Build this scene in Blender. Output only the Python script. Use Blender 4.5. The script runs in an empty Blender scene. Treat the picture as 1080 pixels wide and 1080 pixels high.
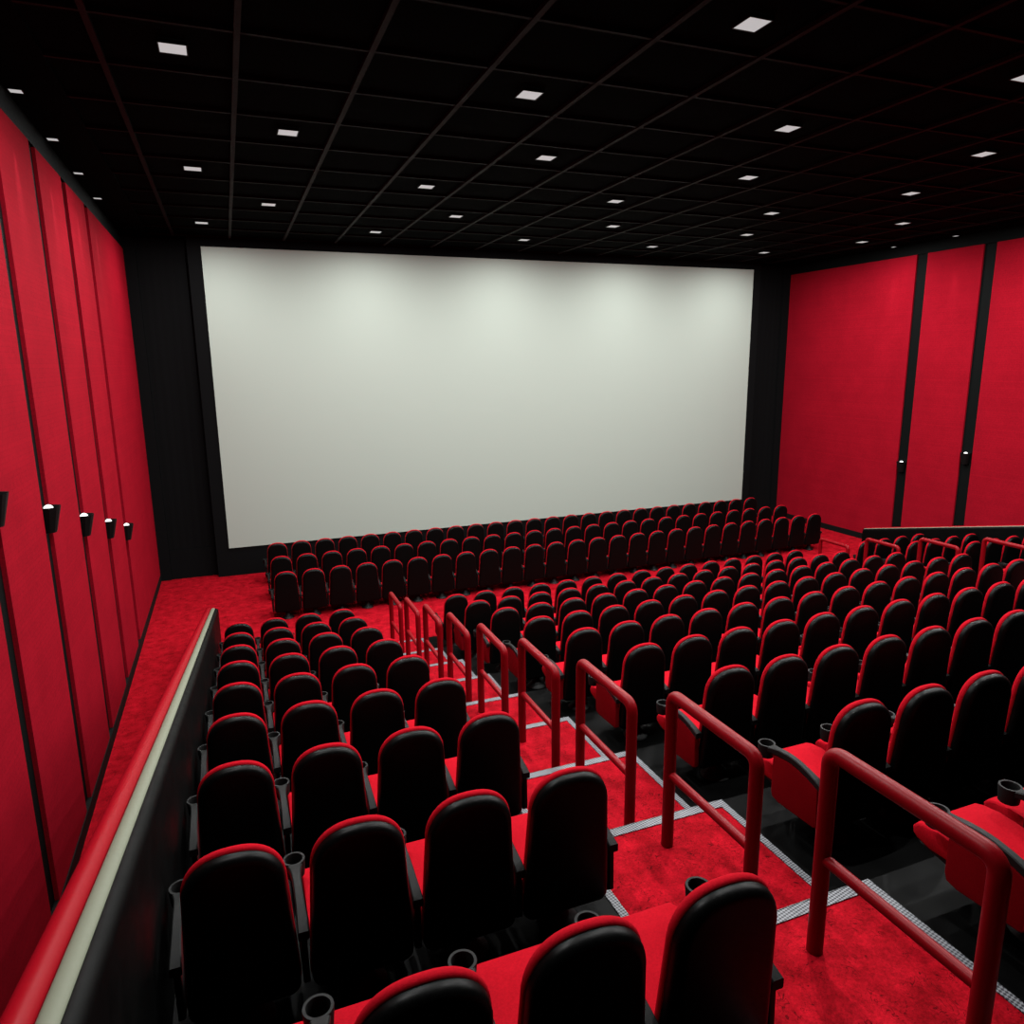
import bpy, bmesh, math
from mathutils import Vector, Matrix
S = bpy.context.scene
C = S.collection
ZO = 5.56                                   # floor of the hall is z = 0

# ------------------------------------------------------------------ materials
KA = 0.35                                   # overall reflectance of the hall's finishes
def mat(name, col, rough=0.6, spec=0.5, metal=0.0, emit=None, estr=1.0, sheen=0.0):
    m = bpy.data.materials.new(name); m.use_nodes = True
    b = m.node_tree.nodes['Principled BSDF']
    b.inputs['Base Color'].default_value = (*[KA * c for c in col], 1)
    b.inputs['Roughness'].default_value = rough
    b.inputs['Specular IOR Level'].default_value = spec * 0.3
    b.inputs['Metallic'].default_value = metal
    if sheen: b.inputs['Sheen Weight'].default_value = sheen
    if emit:
        b.inputs['Emission Color'].default_value = (*emit, 1)
        b.inputs['Emission Strength'].default_value = estr
    return m
def nodes(m): return m.node_tree.nodes, m.node_tree.links, m.node_tree.nodes['Principled BSDF']
def ramp(n, stops):
    r = n.new('ShaderNodeValToRGB'); e = r.color_ramp.elements
    e[0].position, e[0].color = stops[0][0], (*stops[0][1], 1)
    e[1].position, e[1].color = stops[-1][0], (*stops[-1][1], 1)
    for p, c in stops[1:-1]:
        k = e.new(p); k.color = (*c, 1)
    return r
def noise(n, l, vec, scale, detail=2, rough=0.5, dist=0.0):
    t = n.new('ShaderNodeTexNoise'); t.inputs['Scale'].default_value = scale
    t.inputs['Detail'].default_value = detail; t.inputs['Roughness'].default_value = rough
    t.inputs['Distortion'].default_value = dist
    l.new(vec, t.inputs['Vector']); return t
def objvec(n):
    return n.new('ShaderNodeTexCoord').outputs['Object']
def mixc(n, l, typ, fac, a, b):
    x = n.new('ShaderNodeMix'); x.data_type = 'RGBA'; x.blend_type = typ
    if isinstance(fac, float): x.inputs[0].default_value = fac
    else: l.new(fac, x.inputs[0])
    for s, v in ((6, a), (7, b)):
        if isinstance(v, tuple): x.inputs[s].default_value = (*v, 1)
        else: l.new(v, x.inputs[s])
    return x.outputs[2]

def carpet_mat():
    m = mat('red_carpet', (0.5, 0.005, 0.018), 0.95, 0.12)
    n, l, b = nodes(m); v = objvec(n)
    big = noise(n, l, v, 5.0, 5, 0.7)
    r1 = ramp(n, [(0.34, (0.44 * KA, 0.0022 * KA, 0.010 * KA)), (0.66, (0.92 * KA, 0.0085 * KA, 0.028 * KA))]); l.new(big.outputs['Fac'], r1.inputs[0])
    fib = noise(n, l, v, 70, 4, 0.75)
    r2 = ramp(n, [(0.34, (0.58, 0.58, 0.58)), (0.66, (1.15, 1.15, 1.15))]); l.new(fib.outputs['Fac'], r2.inputs[0])
    c = mixc(n, l, 'MULTIPLY', 1.0, r1.outputs[0], r2.outputs[0])
    # dark curled threads in the pile
    sq = noise(n, l, v, 13, 1.5, 0.5, 1.6)
    r3 = ramp(n, [(0.478, (1, 1, 1)), (0.5, (0.2, 0.2, 0.2)), (0.522, (1, 1, 1))]); l.new(sq.outputs['Fac'], r3.inputs[0])
    gate = noise(n, l, v, 6.5, 2, 0.5)
    r4 = ramp(n, [(0.47, (0, 0, 0)), (0.53, (1, 1, 1))]); l.new(gate.outputs['Fac'], r4.inputs[0])
    thread = mixc(n, l, 'MIX', r4.outputs[0], (1, 1, 1), r3.outputs[0])
    c = mixc(n, l, 'MULTIPLY', 1.0, c, thread)
    l.new(c, b.inputs['Base Color'])
    bp = n.new('ShaderNodeBump'); bp.inputs['Strength'].default_value = 0.25; bp.inputs['Distance'].default_value = 0.006
    l.new(fib.outputs['Fac'], bp.inputs['Height']); l.new(bp.outputs[0], b.inputs['Normal'])
    return m
def fabric_mat(name, c0, c1, scale=60, rough=0.9, cloud=1.4):
    m = mat(name, c0, rough, 0.05)
    n, l, b = nodes(m); v = objvec(n)
    w = noise(n, l, v, cloud, 3, 0.6)
    r = ramp(n, [(0.3, tuple(KA * a for a in c0)), (0.7, tuple(KA * a for a in c1))]); l.new(w.outputs['Fac'], r.inputs[0])
    f = noise(n, l, v, scale, 2, 0.7)
    r2 = ramp(n, [(0.35, (0.86, 0.86, 0.86)), (0.65, (1.06, 1.06, 1.06))]); l.new(f.outputs['Fac'], r2.inputs[0])
    l.new(mixc(n, l, 'MULTIPLY', 1.0, r.outputs[0], r2.outputs[0]), b.inputs['Base Color'])
    bp = n.new('ShaderNodeBump'); bp.inputs['Strength'].default_value = 0.12; bp.inputs['Distance'].default_value = 0.003
    l.new(f.outputs['Fac'], bp.inputs['Height']); l.new(bp.outputs[0], b.inputs['Normal'])
    return m
def wall_fabric():
    m = fabric_mat('red_wall_fabric', (0.50, 0.0080, 0.024), (0.58, 0.0095, 0.028), 40)
    n, l, b = nodes(m)
    old = b.inputs['Base Color'].links[0].from_socket
    v = objvec(n)
    mp = n.new('ShaderNodeMapping'); l.new(v, mp.inputs['Vector'])
    mp.inputs['Scale'].default_value = (9, 9, 9)
    br = n.new('ShaderNodeTexBrick')      # faint woven blocks of the cloth
    mp.inputs['Rotation'].default_value = (math.pi / 2, 0, math.pi / 2)
    l.new(mp.outputs[0], br.inputs['Vector'])
    br.inputs['Color1'].default_value = (1, 1, 1, 1); br.inputs['Color2'].default_value = (0.93, 0.93, 0.93, 1)
    br.inputs['Mortar'].default_value = (0.88, 0.88, 0.88, 1); br.inputs['Mortar Size'].default_value = 0.04
    br.inputs['Scale'].default_value = 1.0
    l.new(mixc(n, l, 'MULTIPLY', 1.0, old, br.outputs['Color']), b.inputs['Base Color'])
    return m
def plate_mat():
    m = mat('ribbed_metal', (0.5, 0.5, 0.5), 0.45, 0.5)
    n, l, b = nodes(m); v = objvec(n)
    mp = n.new('ShaderNodeMapping'); l.new(v, mp.inputs['Vector'])
    mp.inputs['Rotation'].default_value = (0, 0, math.radians(33)); mp.inputs['Scale'].default_value = (1, 1, 0.001)
    ck = n.new('ShaderNodeTexChecker'); ck.inputs['Scale'].default_value = 72
    ck.inputs['Color1'].default_value = (0.17, 0.175, 0.19, 1); ck.inputs['Color2'].default_value = (0.03, 0.03, 0.035, 1)
    l.new(mp.outputs[0], ck.inputs['Vector'])
    l.new(ck.outputs['Color'], b.inputs['Base Color'])
    bp = n.new('ShaderNodeBump'); bp.inputs['Strength'].default_value = 0.3; bp.inputs['Distance'].default_value = 0.002
    l.new(ck.outputs['Fac'], bp.inputs['Height']); l.new(bp.outputs[0], b.inputs['Normal'])
    return m
def dark_mat(name, col, rough, spec, scale=30):
    m = mat(name, col, rough, spec)
    n, l, b = nodes(m); v = objvec(n)
    t = noise(n, l, v, scale, 2, 0.6)
    r = ramp(n, [(0.3, (rough - 0.06,) * 3), (0.7, (rough + 0.06,) * 3)]); l.new(t.outputs['Fac'], r.inputs[0])
    l.new(r.outputs[0], b.inputs['Roughness'])
    return m

M = dict(
    carpet=carpet_mat(),
    wall=wall_fabric(),
    seat=fabric_mat('red_seat_cloth', (0.72, 0.008, 0.022), (0.84, 0.010, 0.027), 90, 0.85, 4),
    panel=fabric_mat('red_end_panel_cloth', (0.34, 0.0035, 0.010), (0.38, 0.0045, 0.012), 120, 0.8, 5),
    shell=dark_mat('black_moulded_plastic', (0.0030, 0.0033, 0.0032), 0.40, 0.25),
    arm=dark_mat('charcoal_armrest_plastic', (0.016, 0.0165, 0.0165), 0.5, 0.22),
    pan=dark_mat('black_steel', (0.006, 0.0065, 0.0065), 0.5, 0.4),
    rail=dark_mat('red_enamel_tube', (0.37, 0.003, 0.009), 0.38, 0.26),
    plate=plate_mat(),
    deck=dark_mat('dark_grey_platform_vinyl', (0.0021, 0.0022, 0.0022), 0.45, 0.10, 8),
    black=dark_mat('matt_black_paint', (0.0075, 0.008, 0.008), 0.7, 0.25, 5),
    curtain=dark_mat('black_masking_cloth', (0.0085, 0.0085, 0.009), 0.95, 0.1, 20),
    ceil=dark_mat('black_ceiling_tile', (0.0012, 0.0012, 0.0012), 0.95, 0.05, 10),
    tbar=dark_mat('charcoal_ceiling_bar', (0.028, 0.027, 0.028), 0.6, 0.1),
    tbar2=dark_mat('dark_ceiling_bar', (0.017, 0.015, 0.015), 0.6, 0.1),
    strip=dark_mat('charcoal_wall_strip', (0.0062, 0.0074, 0.0072), 0.7, 0.12),
    screen=mat('matt_screen_white', (0.70, 0.785, 0.70), 1.0, 0.0),
    pblack=dark_mat('black_partition_laminate', (0.0028, 0.0030, 0.0030), 0.5, 0.13, 6),
    pale=dark_mat('pale_sage_rubber', (0.36, 0.385, 0.285), 0.5, 0.2),
    caprail=dark_mat('red_cap_vinyl', (0.52, 0.004, 0.015), 0.40, 0.16),
    diff=mat('lamp_diffuser', (0.5, 0.5, 0.5), 0.6, 0.2, emit=(1, 1, 1), estr=0.46),
    bulb=mat('glowing_glass_bulb', (0.9, 0.9, 0.9), 0.3, 0.5, emit=(1.0, 0.99, 0.97), estr=1.6),
)

# ------------------------------------------------------------------ mesh helpers
def obj(name, bm, m, parent=None, smooth=False, loc=None):
    me = bpy.data.meshes.new(name)
    bmesh.ops.recalc_face_normals(bm, faces=bm.faces[:])
    bm.to_mesh(me); bm.free()
    me.materials.append(m)
    if smooth:
        for p in me.polygons: p.use_smooth = True
        try: me.set_sharp_from_angle(angle=math.radians(smooth if smooth is not True else 40))
        except Exception: pass
    o = bpy.data.objects.new(name, me); C.objects.link(o)
    if loc: o.location = loc
    if parent: o.parent = parent
    return o
def box(bm, x0, x1, y0, y1, z0, z1):
    vs = [bm.verts.new((x, y, z)) for x in (x0, x1) for y in (y0, y1) for z in (z0, z1)]
    for f in ((0, 1, 3, 2), (4, 6, 7, 5), (0, 4, 5, 1), (2, 3, 7, 6), (0, 2, 6, 4), (1, 5, 7, 3)):
        bm.faces.new([vs[i] for i in f])
    return vs
def boxes(*bs):
    bm = bmesh.new()
    for b in bs: box(bm, *b)
    return bm
def prism(bm, poly, x0, x1, bev=0, seg=3):
    """poly in (y, z), run along x"""
    a = [bm.verts.new((x0, y, z)) for y, z in poly]; b = [bm.verts.new((x1, y, z)) for y, z in poly]
    n = len(poly); fs = [bm.faces.new(a), bm.faces.new(b[::-1])]
    for i in range(n): fs.append(bm.faces.new((a[i], b[i], b[(i + 1) % n], a[(i + 1) % n])))
    if bev:
        es = set(fs[0].edges) | set(fs[1].edges)
        bmesh.ops.bevel(bm, geom=list(es), offset=bev, segments=seg, affect='EDGES', profile=0.5, clamp_overlap=True)
def lathe(bm, prof, cx=0, cy=0, n=24, close=True):
    rings = []
    for r, z in prof:
        if r < 1e-6: rings.append([bm.verts.new((cx, cy, z))])
        else: rings.append([bm.verts.new((cx + r * math.cos(2 * math.pi * k / n), cy + r * math.sin(2 * math.pi * k / n), z)) for k in range(n)])
    for a, b in zip(rings, rings[1:]):
        for k in range(n):
            k2 = (k + 1) % n
            if len(a) == 1 and len(b) == 1: continue
            if len(a) == 1: bm.faces.new((a[0], b[k], b[k2]))
            elif len(b) == 1: bm.faces.new((a[k], a[k2], b[0]))
            else: bm.faces.new((a[k], a[k2], b[k2], b[k]))
def tube(bm, pts, r, n=16):
    pts = [Vector(p) for p in pts]; rings = []
    for i, p in enumerate(pts):
        t = (pts[min(i + 1, len(pts) - 1)] - pts[max(i - 1, 0)]).normalized()
        u = Vector((1, 0, 0)); w = t.cross(u).normalized(); u = w.cross(t).normalized()
        rings.append([bm.verts.new(p + r * (math.cos(2 * math.pi * k / n) * u + math.sin(2 * math.pi * k / n) * w)) for k in range(n)])
    for a, b in zip(rings, rings[1:]):
        for k in range(n): bm.faces.new((a[k], a[(k + 1) % n], b[(k + 1) % n], b[k]))
    bm.faces.new(rings[0]); bm.faces.new(rings[-1][::-1])
def tagit(o, label, cat, group=None):
    o['label'] = label; o['category'] = cat
    if group: o['group'] = group
    return o
def empty(name, loc=(0, 0, 0)):
    o = bpy.data.objects.new(name, None); C.objects.link(o); o.location = loc; o.empty_display_size = 0.1
    return o
def struct(name, bm, m, parent=None, smooth=False):
    o = obj(name, bm, m, parent, smooth)
    if not parent: o['kind'] = 'structure'
    return o
def copy_tree(o, parent=None):
    c = o.copy(); C.objects.link(c); c.parent = parent
    for ch in list(o.children): copy_tree(ch, c)
    return c

# ------------------------------------------------------------------ measured layout
XL, XR = -2.06, 18.19           # faces of the wall panels
XC = (XL + XR) / 2              # the hall is symmetric about this plane
YF = 20.55                      # front wall
YB = -4.0                       # rear wall
ZC = 3.096 + ZO                 # ceiling
RK = 0.3115                     # riser
def mx(x): return 2 * XC - x
def fz(k): return -3.068 - RK * k + ZO       # tread level of row k, row 0 nearest
def ny(k): return 2.76 + 1.376 * k           # nosing of row k
def sy(k): return 1.981 + 1.379 * k          # seat back of row k
AX0, AX1 = 2.05, 3.28           # carpeted aisle
KMIN, KMAX = -3, 8

# ------------------------------------------------------------------ the room
struct('floor', boxes((XL - 0.2, XR + 0.2, YB, YF + 0.3, -0.15, 0)), M['carpet'])
def stepped(x0, x1, name, m, inset=0.0):
    bm = bmesh.new()
    for k in range(KMIN, KMAX):              # level of row 8 is the hall floor itself
        y0 = ny(k - 1) if k > KMIN else YB
        box(bm, x0, x1, y0, ny(k) - inset, 0.001, fz(k))
    return struct(name, bm, m)
stepped(-0.55, AX0 - 0.05, 'floor_left_seating', M['deck'])
stepped(AX0 - 0.05, AX1 + 0.05, 'floor_aisle_left', M['carpet'], 0.004)
stepped(AX1 + 0.05, mx(AX1) - 0.05, 'floor_centre_seating', M['deck'])
stepped(mx(AX1) - 0.05, mx(AX0) + 0.05, 'floor_aisle_right', M['carpet'], 0.004)
stepped(mx(AX0) + 0.05, mx(-0.55), 'floor_right_seating', M['deck'])
bm = bmesh.new()                              # black vinyl under the lowest raked row
for a, b in ((-0.55, AX0 - 0.05), (AX1 + 0.05, mx(AX1) - 0.05), (mx(AX0) + 0.05, mx(-0.55))):
    box(bm, a, b, ny(7), ny(8), 0.0005, 0.006)
struct('floor_lowest_row', bm, M['deck'])

# metal edging of every step: nosing bar and two side bars
tn = 0
for x0, x1 in ((AX0, AX1), (mx(AX1), mx(AX0))):
    for k in range(-1, KMAX + 1):
        tn += 1
        bm = bmesh.new(); z = fz(k); zb = z - 0.002; zt = z + 0.007
        yn = ny(k); yb = ny(k - 1) + 0.0
        box(bm, x0 - 0.055, x1 + 0.055, yn - 0.075, yn + 0.003, zb if k < 8 else 0.001, zt)
        if k < KMAX: box(bm, x0, x1, yn - 0.001, yn + 0.006, z - 0.03, zt)
        box(bm, x0 - 0.055, x0, yb, yn - 0.075, zb if k < 8 else 0.001, zt)
        box(bm, x1, x1 + 0.055, yb, yn - 0.075, zb if k < 8 else 0.001, zt)
        struct('trim_%d' % tn, bm, M['plate'])

# side walls: black backing and baseboard; the red panels hang on them
struct('wall_left', boxes((XL - 0.35, XL - 0.045, YB, YF + 0.3, 0, ZC + 0.3), (XL - 0.045, XL + 0.0, YB, YF, 2.80 + ZO, ZC)), M['strip'])
struct('wall_right', boxes((XR + 0.045, XR + 0.35, YB, YF + 0.3, 0, ZC + 0.3), (XR, XR + 0.045, YB, YF, 2.80 + ZO, ZC)), M['strip'])
struct('baseboard_left', boxes((XL - 0.045, XL + 0.012, YB, YF, 0.001, 0.18)), M['black'])
struct('baseboard_right', boxes((XR - 0.012, XR + 0.045, YB, YF, 0.001, 0.18)), M['black'])
struct('wall_back', boxes((XL - 0.3, XR + 0.3, YB - 0.2, YB, 0, ZC + 0.1)), M['black'])
strips = [15.34 - 1.94 * i for i in range(10)]
edges = [YF - 0.15] + strips
def panels(side):
    xs = (XL - 0.044, XL) if side == 'left' else (XR, XR + 0.044)
    names = ['nearest the screen', 'second from the screen', 'third from the screen', 'fourth from the screen',
             'fifth from the screen', 'sixth from the screen']
    for i in range(len(strips)):
        y1 = edges[0] if i == 0 else strips[i - 1] - 0.17
        y0 = strips[i] + 0.17
        if side == 'right' and i > 3: break
        if side == 'left' and i > 6: break
        bm = bmesh.new(); box(bm, xs[0], xs[1], y0, y1, 0.181, 2.799 + ZO)
        o = obj('wall_panel', bm, M['wall'])
        w = 'wide' if i == 0 else 'tall'
        nm = names[i] if i < 6 else 'nearest the camera'
        tagit(o, '%s red fabric wall panel on the %s wall, %s' % (w, side, nm), 'wall panel', 'red fabric wall panels')
panels('left'); panels('right')

# front wall with the black surround of the screen
SX0, SX1, SZ0, SZ1 = -0.318, 16.44, -4.79 + ZO, 2.887 + ZO
struct('wall_front', boxes((XL - 0.3, XR + 0.3, YF, YF + 0.3, 0, ZC + 0.1)), M['black'])
bm = boxes((-0.64, SX0, 20.2, YF, 0, ZC), (SX1, mx(-0.64) - 0.02, 20.2, YF, 0, ZC), (SX0, SX1, 20.2, YF, 0, SZ0), (SX0, SX1, 20.2, YF, SZ1, ZC))
struct('trim_surround', bm, M['curtain'])
struct('trim_corner_left', boxes((XL, -1.80, YF - 0.14, YF, 0, ZC)), M['curtain'])
struct('trim_corner_right', boxes((mx(-1.80), XR, YF - 0.14, YF, 0, ZC)), M['curtain'])
def masking(x0, x1, label):
    t = empty('masking_curtain', ((x0 + x1) / 2, YF - 0.06, 0)); tagit(t, label, 'curtain', 'black masking panels')
    bm = bmesh.new(); n = 48; x = [x0 + (x1 - x0) * i / n for i in range(n + 1)]; cx = (x0 + x1) / 2
    f = [(a - cx, 0.0025 * math.sin(i * 0.8)) for i, a in enumerate(x)]
    lo = [bm.verts.new((a, b, 0.80)) for a, b in f]; hi = [bm.verts.new((a, b, ZC - 0.002)) for a, b in f]
    lob = [bm.verts.new((a, 0.045, 0.80)) for a, b in f]; hib = [bm.verts.new((a, 0.045, ZC - 0.002)) for a, b in f]
    for i in range(n):
        bm.faces.new((lo[i], lo[i + 1], hi[i + 1], hi[i])); bm.faces.new((lob[i + 1], lob[i], hib[i], hib[i + 1]))
        bm.faces.new((lo[i], lob[i], lob[i + 1], lo[i + 1])); bm.faces.new((hi[i], hi[i + 1], hib[i + 1], hib[i]))
    bm.faces.new((lo[0], hi[0], hib[0], lob[0])); bm.faces.new((lo[n], lob[n], hib[n], hi[n]))
    obj('cloth', bm, M['curtain'], t, True)
    w = (x1 - x0) / 2
    obj('plinth_board', boxes((-w, w, -0.03, 0.055, 0.002, 0.795)), M['curtain'], t)
masking(-1.795, -0.645, 'black masking curtain left of the screen in the corner')
masking(mx(-0.645) + 0.0, mx(-1.795), 'black masking curtain right of the screen in the corner')
ps = empty('projection_screen', ((SX0 + SX1) / 2, 20.17, SZ0)); tagit(ps, 'huge blank off-white cinema projection screen on the front wall', 'screen')
hw = (SX1 - SX0) / 2; hh = SZ1 - SZ0
obj('screen_cloth', boxes((-hw + 0.002, hw - 0.002, 0.0, 0.03, 0.002, hh - 0.002)), M['screen'], ps)
obj('screen_backing', boxes((-hw + 0.02, hw - 0.02, 0.031, 0.2, 0.02, hh - 0.02)), M['black'], ps)

# ceiling with its grid of bars
cl = struct('ceiling', boxes((XL - 0.3, XR + 0.3, YB - 0.2, YF + 0.3, ZC + 0.035, ZC + 0.2)), M['ceil'])
bm = bmesh.new(); gx0, gsx, gy0, gsy = -0.911, 1.281, 8.04, 1.208
for i in range(0, 15):
    x = gx0 + i * gsx; box(bm, x - 0.03, x + 0.03, YB, 20.1, ZC - 0.01, ZC + 0.036)
obj('long_bar', bm, M['tbar'], cl)
bm = bmesh.new()
for j in range(-9, 11):
    y = gy0 + j * gsy; box(bm, -1.45, mx(-1.45), y - 0.022, y + 0.022, ZC, ZC + 0.036)
obj('cross_bar', bm, M['tbar2'], cl)
struct('trim_soffit_left', boxes((XL, -1.45, YB, YF, ZC - 0.0, ZC + 0.036)), M['ceil'])
struct('trim_soffit_right', boxes((mx(-1.45), XR, YB, YF, ZC - 0.0, ZC + 0.036)), M['ceil'])
struct('trim_soffit_front', boxes((-1.449, mx(-1.449), 20.101, YF, ZC - 0.0, ZC + 0.036)), M['ceil'])

# ------------------------------------------------------------------ ceiling lights
PW, WW = 188.0, 22.0
def lamp_mesh(s, drop=0.0):
    t = empty('ceiling_light')
    bm = bmesh.new(); a = s / 2; b = a + 0.012
    for q in ((-b, b, -b, -a), (-b, b, a, b), (-b, -a, -a, a), (a, b, -a, a)): box(bm, q[0], q[1], q[2], q[3], -0.006, 0.03)
    obj('frame', bm, M['pan'], t)
    obj('diffuser', boxes((-a + 0.0005, a - 0.0005, -a + 0.0005, a - 0.0005, -0.002, 0.02)), M['diff'], t)
    return t
big = lamp_mesh(0.25); small = lamp_mesh(0.13)
ORD = ['first', 'second', 'third', 'fourth', 'fifth', 'sixth', 'seventh', 'eighth', 'ninth', 'tenth', 'eleventh', 'twelfth',
       'thirteenth', 'fourteenth', 'fifteenth', 'sixteenth', 'seventeenth', 'eighteenth', 'nineteenth', 'twentieth',
       'twenty-first', 'twenty-second', 'twenty-third', 'twenty-fourth', 'twenty-fifth', 'twenty-sixth']
ld = bpy.data.lights.new('ceiling_lamp_glow', 'AREA'); ld.shape = 'SQUARE'; ld.size = 0.03; ld.energy = PW; ld.color = (1.0, 1.0, 0.985)
rowname = ['nearest the screen', 'second nearest the screen', 'third from the screen', 'fourth from the screen',
           'fifth from the screen', 'nearest the camera']
rows = [18.18 - 2.39 * r for r in range(7)]
first = True
for r, y in enumerate(rows):
    xs = [(0.5, 3.5, 6.5, 9.5, 12.5), (1.5, 4.5, 7.5, 10.5, 13.5)][r % 2]
    vis = {0: 5, 1: 5, 2: 5, 3: 5, 4: 4, 5: 3, 6: 0}[r]
    for c, gi in enumerate(xs):
        x = gx0 + (gi + 0.04) * gsx
        seen = c < vis if r != 5 else c in (1, 2)
        if seen:
            if first: o = big; first = False
            else: o = copy_tree(big)
        else: o = copy_tree(big)
        o.location = (x, y, ZC)
        rn = rowname[min(r, 5)] if r < 6 else 'high above the nearest seats'
        tagit(o, 'square white ceiling light, %s from the left in the row %s' % (ORD[c], rn), 'ceiling light', 'square ceiling lights')
        lo = bpy.data.objects.new('ceiling_lamp_glow', ld); C.objects.link(lo); lo.location = (x, y, ZC - 0.012)
sd = bpy.data.lights.new('wall_washer_glow', 'SPOT'); sd.energy = WW * 15; sd.spot_size = math.radians(20); sd.spot_blend = 0.9; sd.shadow_soft_size = 0.01
sd.color = (1.0, 0.98, 0.95)
first = True
for side, x in (('left', -1.96), ('right', 18.05)):
    for i in range(9):
        y = 16.2 - 1.92 * (i - 0)
        o = small if first else copy_tree(small); first = False
        o.location = (x, y, ZC)
        tagit(o, 'small white downlight against the %s wall, %s from the screen' % (side, ORD[i]), 'ceiling light', 'small wall-side downlights')
        lo = bpy.data.objects.new('wall_washer_glow', sd); C.objects.link(lo); lo.location = (x, y, ZC - 0.012)

# ------------------------------------------------------------------ wall sconces
def sconce():
    t = empty('wall_sconce')                 # built for the left wall: back at x = 0, opening up
    bm = bmesh.new()
    d0, d1, w0, w1, h = 0.19, 0.12, 0.125, 0.08, 0.30
    def ring(d, w, z, r=0.03):
        p = [(0, -w), (d * 0.55, -w), (d * 0.9, -w * 0.72), (d, -w * 0.3), (d, w * 0.3), (d * 0.9, w * 0.72), (d * 0.55, w), (0, w)]
        return [bm.verts.new((a, b, z)) for a, b in p]
    R = [ring(d1, w1, -h), ring(d1 + (d0 - d1) * .5, (w0 + w1) / 2, -h * .5), ring(d0, w0, 0)]
    ins = [bm.verts.new((0.012 + (v.co.x) * 0.90, v.co.y * 0.88, -0.002)) for v in R[2]]
    inl = [bm.verts.new((0.012 + (v.co.x) * 0.75, v.co.y * 0.75, -0.14)) for v in R[2]]
    R += [ins, inl]
    for a, b in zip(R, R[1:]):
        for k in range(8): bm.faces.new((a[k], a[(k + 1) % 8], b[(k + 1) % 8], b[k]))
    bm.faces.new(R[0]); bm.faces.new(R[-1])
    obj('shade', bm, M['pan'], t)
    bm = bmesh.new(); n = 20
    prof = [(0.0001, 0.045)] + [(0.052 * math.sin(a), -0.03 + 0.052 * math.cos(a)) for a in [math.pi / 2 * q / 7 for q in range(1, 8)]] + [(0.04, -0.10), (0.0, -0.10)]
    prof[0] = (0.0, 0.022)
    lathe(bm, prof, 0.068, 0.0, n)
    obj('bulb', bm, M['bulb'], t, True)
    return t
sc = sconce(); first = True
for side in ('left', 'right'):
    for i, y in enumerate(strips[:6] if side == 'left' else strips[:3]):
        o = sc if first else copy_tree(sc); first = False
        z = -2.985 + 0.242 * (15.4 - y) + ZO
        if side == 'left': o.location = (XL - 0.0445, y, z)
        else: o.location = (XR + 0.0445, y, z); o.rotation_euler = (0, 0, math.pi)
        tagit(o, 'black tapered wall sconce with glowing bulb, %s from the screen on the %s wall' % (ORD[i], side), 'wall light', 'wall sconces')

# ------------------------------------------------------------------ partitions beside the seating
def raked(bm, prof, ya, yb, off, mirror=False):
    """closed profile of (x, dz) swept down the rake; dz None = hall floor"""
    n = len(prof)
    def ring(y): return [bm.verts.new(((mx(x) if mirror else x), y, (0.001 if dz is None else off - 0.2259 * y + dz))) for x, dz in prof]
    a, b = ring(ya), ring(yb)
    for k in range(n): bm.faces.new((a[k], a[(k + 1) % n], b[(k + 1) % n], b[k]))
    bm.faces.new(a); bm.faces.new(b[::-1])
def arc(cx, cz, rx, rz, a0, a1, n):
    return [(cx + rx * math.cos(math.radians(a0 + (a1 - a0) * i / n)), cz + rz * math.sin(math.radians(a0 + (a1 - a0) * i / n))) for i in range(n + 1)]
PO = -1.38 + ZO; PY0 = -3.9
for side in ('left', 'right'):
    mir = side == 'right'; PY1 = 15.15
    bm = bmesh.new()
    prof = [(-0.775, None), (-0.775, -0.05)] + [(-0.63, -0.035)] + arc(-0.605, -0.065, 0.055, 0.055, 90, 0, 8) + [(-0.55, None)]
    raked(bm, prof, PY0, PY1, PO, mir)
    w = struct('wall_partition_' + side, bm, M['pblack'], smooth=30)
    bm = bmesh.new(); raked(bm, [(-0.781, -0.06), (-0.792, -0.03)] + arc(-0.739, -0.025, 0.053, 0.045, 180, 12, 10) + [(-0.687, -0.034)], PY0 + .01, PY1 + 0.012, PO, mir)
    obj('cap_rail', bm, M['caprail'], w, 40)
    bm = bmesh.new(); raked(bm, [(-0.685, -0.036)] + arc(-0.648, -0.02, 0.037, 0.022, 170, 10, 8) + [(-0.610, -0.036)], PY0 + .01, PY1 + 0.010, PO, mir)
    obj('cap_stripe', bm, M['pale'], w, 40)

# ------------------------------------------------------------------ handrails in the aisles
def handrail():
    t = empty('aisle_handrail')
    R, L, H, B = 0.042, 0.86, 1.155, 0.07
    bm = bmesh.new()
    p = [(0, 0, 0.0), (0, 0, 0.4), (0, 0, H - B)]
    p += [(0, -B + B * math.cos(a), H - B + B * math.sin(a)) for a in [math.pi / 2 * i / 6 for i in range(1, 7)]]
    p += [(0, -L + B - B * math.sin(a), H - B + B * math.cos(a)) for a in [math.pi / 2 * i / 6 for i in range(0, 7)]]
    p += [(0, -L, 0.4), (0, -L, 0.0)]
    tube(bm, p, R, 20); obj('rail_tube', bm, M['rail'], t, 50)
    bm = bmesh.new(); tube(bm, [(0, -0.03, 0.56), (0, -L / 2, 0.56), (0, -L + 0.03, 0.56)], 0.03, 16)
    obj('middle_bar', bm, M['rail'], t, 50)
    return t
hr = handrail(); first = True
for side, x in (('left', 2.645), ('right', mx(2.645))):
    for k in (range(0, 9) if side == 'left' else range(5, 9)):
        o = hr if first else copy_tree(hr); first = False
        o.location = (x, 2.47 + 1.376 * k, fz(k) + 0.0005)
        if side == 'left':
            lab = 'red tubular handrail on the left aisle steps, ' + ('nearest the camera' if k == 0 else 'nearest the screen' if k == 8 else ORD[k] + ' from the camera')
        else:
            lab = 'red tubular handrail in the far right aisle, ' + ('nearest the screen' if k == 8 else ORD[8 - k] + ' from the screen')
        tagit(o, lab, 'handrail', 'red handrails in the aisles')

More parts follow.
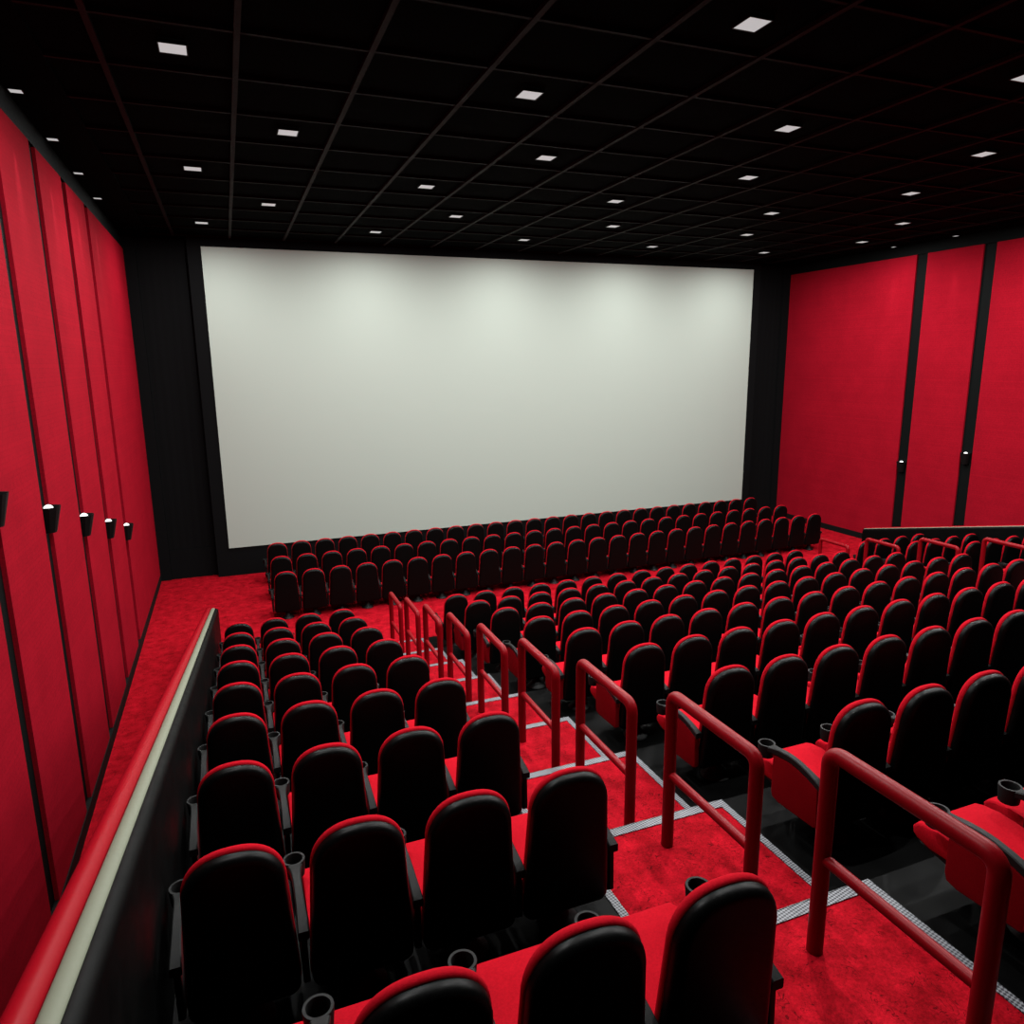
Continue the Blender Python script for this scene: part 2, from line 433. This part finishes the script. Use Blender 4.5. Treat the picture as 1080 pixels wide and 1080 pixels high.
# ------------------------------------------------------------------ the cinema seat
TILT = 0.075
def outline(dw=0.0, zt=1.095, zb=0.17):
    w, wb, n = 0.238 + dw, 0.271 + dw, 2.4
    zc, hgt = 0.86, zt - 0.86
    pts = []
    N = 22
    for i in range(N + 1):
        t = math.pi * i / N
        c, s = math.cos(t), math.sin(t)
        pts.append((w * math.copysign(abs(c) ** (2 / n), c), zc + hgt * abs(s) ** (2 / n)))
    for z in (0.7, 0.5, 0.33): pts.append((-(w + (wb - w) * (0.86 - z) / 0.6), z))
    r = 0.06
    for i in range(6):
        a = math.radians(180 + 90 * i / 5); pts.append((-wb + r + r * math.cos(a), zb + r + r * math.sin(a)))
    for i in range(6):
        a = math.radians(270 + 90 * i / 5); pts.append((wb - r + r * math.cos(a), zb + r + r * math.sin(a)))
    for z in (0.33, 0.5, 0.7): pts.append(((w + (wb - w) * (0.86 - z) / 0.6), z))
    return pts
def inset(pts, d):
    out = []; n = len(pts)
    for i in range(n):
        a, b = Vector(pts[i - 1]), Vector(pts[(i + 1) % n]); t = (b - a)
        t = t.normalized() if t.length > 1e-9 else Vector((1, 0))
        nrm = Vector((-t.y, t.x))            # inward for a counter-clockwise outline
        out.append(Vector(pts[i]) + nrm * d)
    return out
def layered(bm, pts, layers, bulge=0.0):
    rings = []
    for y, d in layers:
        q = inset(pts, d) if d else [Vector(p) for p in pts]
        rings.append([bm.verts.new((p.x, y + (1.1 - p.y) * TILT, p.y)) for p in q])
    n = len(pts)
    for a, b in zip(rings, rings[1:]):
        for k in range(n): bm.faces.new((a[k], a[(k + 1) % n], b[(k + 1) % n], b[k]))
    bm.faces.new(rings[0]); bm.faces.new(rings[-1][::-1])

def shell_bm():
    bm = bmesh.new(); r = 0.045
    L = [(-0.085 + r - r * math.sin(a), r - r * math.cos(a)) for a in [math.pi / 2 * (6 - i) / 6 for i in range(7)]]
    layered(bm, outline(), L + [(-0.015, 0.0)])
    return bm
def back_cushion_bm():
    bm = bmesh.new()
    layered(bm, outline(0.002, 1.106, 0.19), [(-0.030, 0.02), (-0.026, 0.004), (-0.018, -0.003), (-0.006, -0.006), (0.006, -0.004), (0.016, 0.003), (0.024, 0.018), (0.028, 0.05)])
    return bm
def seat_cushion_bm():
    bm = bmesh.new()
    prism(bm, [(0.05, 0.36), (0.35, 0.378), (0.56, 0.395), (0.65, 0.392), (0.70, 0.374), (0.725, 0.34), (0.72, 0.30), (0.69, 0.276), (0.6, 0.268), (0.05, 0.255)], -0.258, 0.258, 0.022, 3)
    return bm
def pan_bm():
    bm = bmesh.new()
    prism(bm, [(0.07, 0.254), (0.6, 0.267), (0.68, 0.270), (0.66, 0.255), (0.45, 0.225), (0.2, 0.205), (0.12, 0.225)], -0.25, 0.25, 0.006, 1)
    return bm
def pedestal_bm():
    bm = bmesh.new()
    lathe(bm, [(0, 0.0), (0.13, 0.0), (0.135, 0.008), (0.12, 0.03), (0.075, 0.06), (0.055, 0.09), (0.055, 0.225), (0.0, 0.225)], 0, 0.13, 18)
    return bm
ARM = [(-0.01, 0.540), (0.05, 0.560), (0.13, 0.582), (0.21, 0.597), (0.29, 0.602), (0.38, 0.595), (0.45, 0.580), (0.493, 0.570)]
def arm_bm(x):
    bm = bmesh.new()
    wid = [0.029, 0.027, 0.024, 0.023, 0.023, 0.025, 0.031, 0.042]
    th = [0.05, 0.052, 0.052, 0.05, 0.05, 0.05, 0.045, 0.04]
    rings = []
    for (y, z), w, t in zip(ARM, wid, th):
        c = 0.006
        rings.append([bm.verts.new((x + a, y, z + b)) for a, b in ((-w, -c), (-w + c, 0), (w - c, 0), (w, -c), (w, -t + c), (w - c, -t), (-w + c, -t), (-w, -t + c))])
    for a, b in zip(rings, rings[1:]):
        for k in range(8): bm.faces.new((a[k], a[(k + 1) % 8], b[(k + 1) % 8], b[k]))
    bm.faces.new(rings[0]); bm.faces.new(rings[-1][::-1])
    return bm
def cup_bm(x):
    bm = bmesh.new(); z = 0.570
    lathe(bm, [(0, z - 0.105), (0.050, z - 0.105), (0.056, z - 0.10), (0.064, z - 0.006), (0.062, z), (0.050, z), (0.048, z - 0.004), (0.045, z - 0.092), (0, z - 0.092)], x, 0.548, 24)
    return bm
def support_bm(x):
    bm = bmesh.new()
    prism(bm, [(0.008, 0.22), (0.04, 0.195), (0.37, 0.185), (0.425, 0.20), (0.44, 0.245), (0.44, 0.526), (0.40, 0.537), (0.30, 0.547), (0.22, 0.542), (0.12, 0.525), (0.03, 0.498), (0.014, 0.488)], x - 0.016, x + 0.016, 0.005, 2)
    return bm
def end_panel_bm(x):
    bm = bmesh.new()
    r = 0.03
    low = [(0.005, 0.20 + r), (0.008, 0.208), (r, 0.20), (0.37, 0.185), (0.435, 0.20), (0.45, 0.245)]
    top = [(0.45, 0.528), (0.40, 0.539), (0.30, 0.549), (0.22, 0.544), (0.12, 0.527), (0.03, 0.500), (0.012, 0.490)]
    prism(bm, low + top, x - 0.024, x + 0.024, 0.008, 2)
    return bm
mesh_cache = {}
def part(name, fn, m, parent, key, smooth=45):
    if key not in mesh_cache:
        o = obj(name, fn(), m, parent, smooth); mesh_cache[key] = o.data
        return o
    o = bpy.data.objects.new(name, mesh_cache[key]); C.objects.link(o); o.parent = parent
    return o
def make_seat(arms):
    """arms: list of (side -1/+1, kind)"""
    t = empty('cinema_seat')
    part('back_shell', shell_bm, M['shell'], t, 'shell', 50)
    part('back_cushion', back_cushion_bm, M['seat'], t, 'bc', 60)
    part('seat_cushion', seat_cushion_bm, M['seat'], t, 'sc', 50)
    part('seat_pan', pan_bm, M['pan'], t, 'pan', 30)
    part('pedestal', pedestal_bm, M['pan'], t, 'ped', 40)
    for s, kind in arms:
        x = 0.3 * s
        a = part('armrest', lambda: arm_bm(x), M['arm'], t, 'arm%d' % s, 40)
        part('cup_holder', lambda: cup_bm(x), M['arm'], a, 'cup%d' % s, 40)
        if kind == 'end': part('end_panel', lambda: end_panel_bm(x), M['panel'], t, 'end%d' % s, 40)
        else: part('arm_support', lambda: support_bm(x), M['pan'], t, 'sup%d' % s, 30)
    return t
protos = {
    'mid': make_seat([(-1, 'in')]), 'aisle_l': make_seat([(-1, 'end')]),
    'last_end': make_seat([(-1, 'in'), (1, 'end')]), 'last': make_seat([(-1, 'in'), (1, 'in')]),
}
used = set()
def place(kind, x, y, z, label, group):
    if kind not in used: o = protos[kind]; used.add(kind)
    else: o = copy_tree(protos[kind])
    o.location = (x - 0.012, y, z); tagit(o, label, 'seat', group)
f_cam = [759.411, 0.36970, -0.20486, -0.01199]
def camrot():
    f, y, p, r = f_cam
    fw = Vector((math.sin(y) * math.cos(p), math.cos(y) * math.cos(p), math.sin(p)))
    rt = Vector((math.cos(y), -math.sin(y), 0)); up = rt.cross(fw)
    c, s = math.cos(r), math.sin(r)
    return c * rt + s * up, -s * rt + c * up, fw
RT, UP, FW = camrot()
def pix(x, y, z):
    v = Vector((x, y, z - ZO)); d = v.dot(FW)
    return 540 + f_cam[0] * v.dot(RT) / d, 540 - f_cam[0] * v.dot(UP) / d
def inframe(x, y, z):
    """does any of the seat fall inside the photographed part of the hall"""
    for dx in (-0.34, 0.3):
        for dy, h in ((0, 1.1), (0, 0.3), (0.7, 0.4)):
            u, v = pix(x + dx, y + dy, z + h)
            if -5 < u < 1085 and -5 < v < 1085: return True
    return False
rown = lambda k: 'row nearest the camera' if k == 0 else 'row nearest the screen' if k == 8 else \
    ('%s row from the camera' % ORD[k] if k < 5 else '%s row from the screen end' % ORD[8 - k])
for k in range(0, 9):
    z = fz(k) + (0.0005 if k < 8 else 0.0065)
    for c in range(4):
        x = -0.16 + 0.6 * c
        if not inframe(x, sy(k), z): continue
        lab = 'black-backed red seat, %s from the left partition, left block, %s' % (ORD[c], rown(k))
        place('last' if c == 3 else 'mid', x, sy(k), z, lab, 'seats of the left block')
    for c in range(15):
        x = 3.85 + 0.6 * c
        if not inframe(x, sy(k), z): continue
        lab = 'black-backed red seat, %s from the left aisle, centre block, %s' % (ORD[c], rown(k))
        place('aisle_l' if c == 0 else 'last_end' if c == 14 else 'mid', x, sy(k), z, lab, 'seats of the centre block')
    for c in range(4):
        x = mx(1.64) + 0.6 * c
        if not inframe(x, sy(k), z): continue
        lab = 'black-backed red seat, %s from the aisle, far right block, %s' % (ORD[c], rown(k))
        place('aisle_l' if c == 0 else 'last' if c == 3 else 'mid', x, sy(k), z, lab, 'seats of the right block')
fn = ['nearest row of the front block', 'middle row of the front block', 'front block row nearest the screen']
for r in range(3):
    for c in range(26):
        x = 0.856 + 0.596 * c; y = 16.06 + 1.407 * r
        lab = 'black-backed red seat, %s from the left, %s' % (ORD[c], fn[r])
        place('last' if c == 25 else 'mid', x, y, 0.0005, lab, 'seats of the flat front block')

# ------------------------------------------------------------------ camera
cd = bpy.data.cameras.new('camera'); cam = bpy.data.objects.new('camera', cd); C.objects.link(cam)
cd.sensor_width = 36; cd.lens = f_cam[0] / 1080 * 36; cd.clip_end = 100; cd.clip_start = 0.05
m = Matrix((RT, UP, -FW)).transposed().to_4x4(); m.translation = Vector((0, 0, ZO))
cam.matrix_world = m
S.camera = cam
w = bpy.data.worlds.new('dark'); w.use_nodes = True
w.node_tree.nodes['Background'].inputs[0].default_value = (0, 0, 0, 1); S.world = w
v = S.view_settings; v.view_transform = 'Standard'; v.look = 'None'; v.gamma = 1; v.use_curve_mapping = False
v.exposure = 0.0
S.cycles.diffuse_bounces = 2; S.cycles.max_bounces = 4
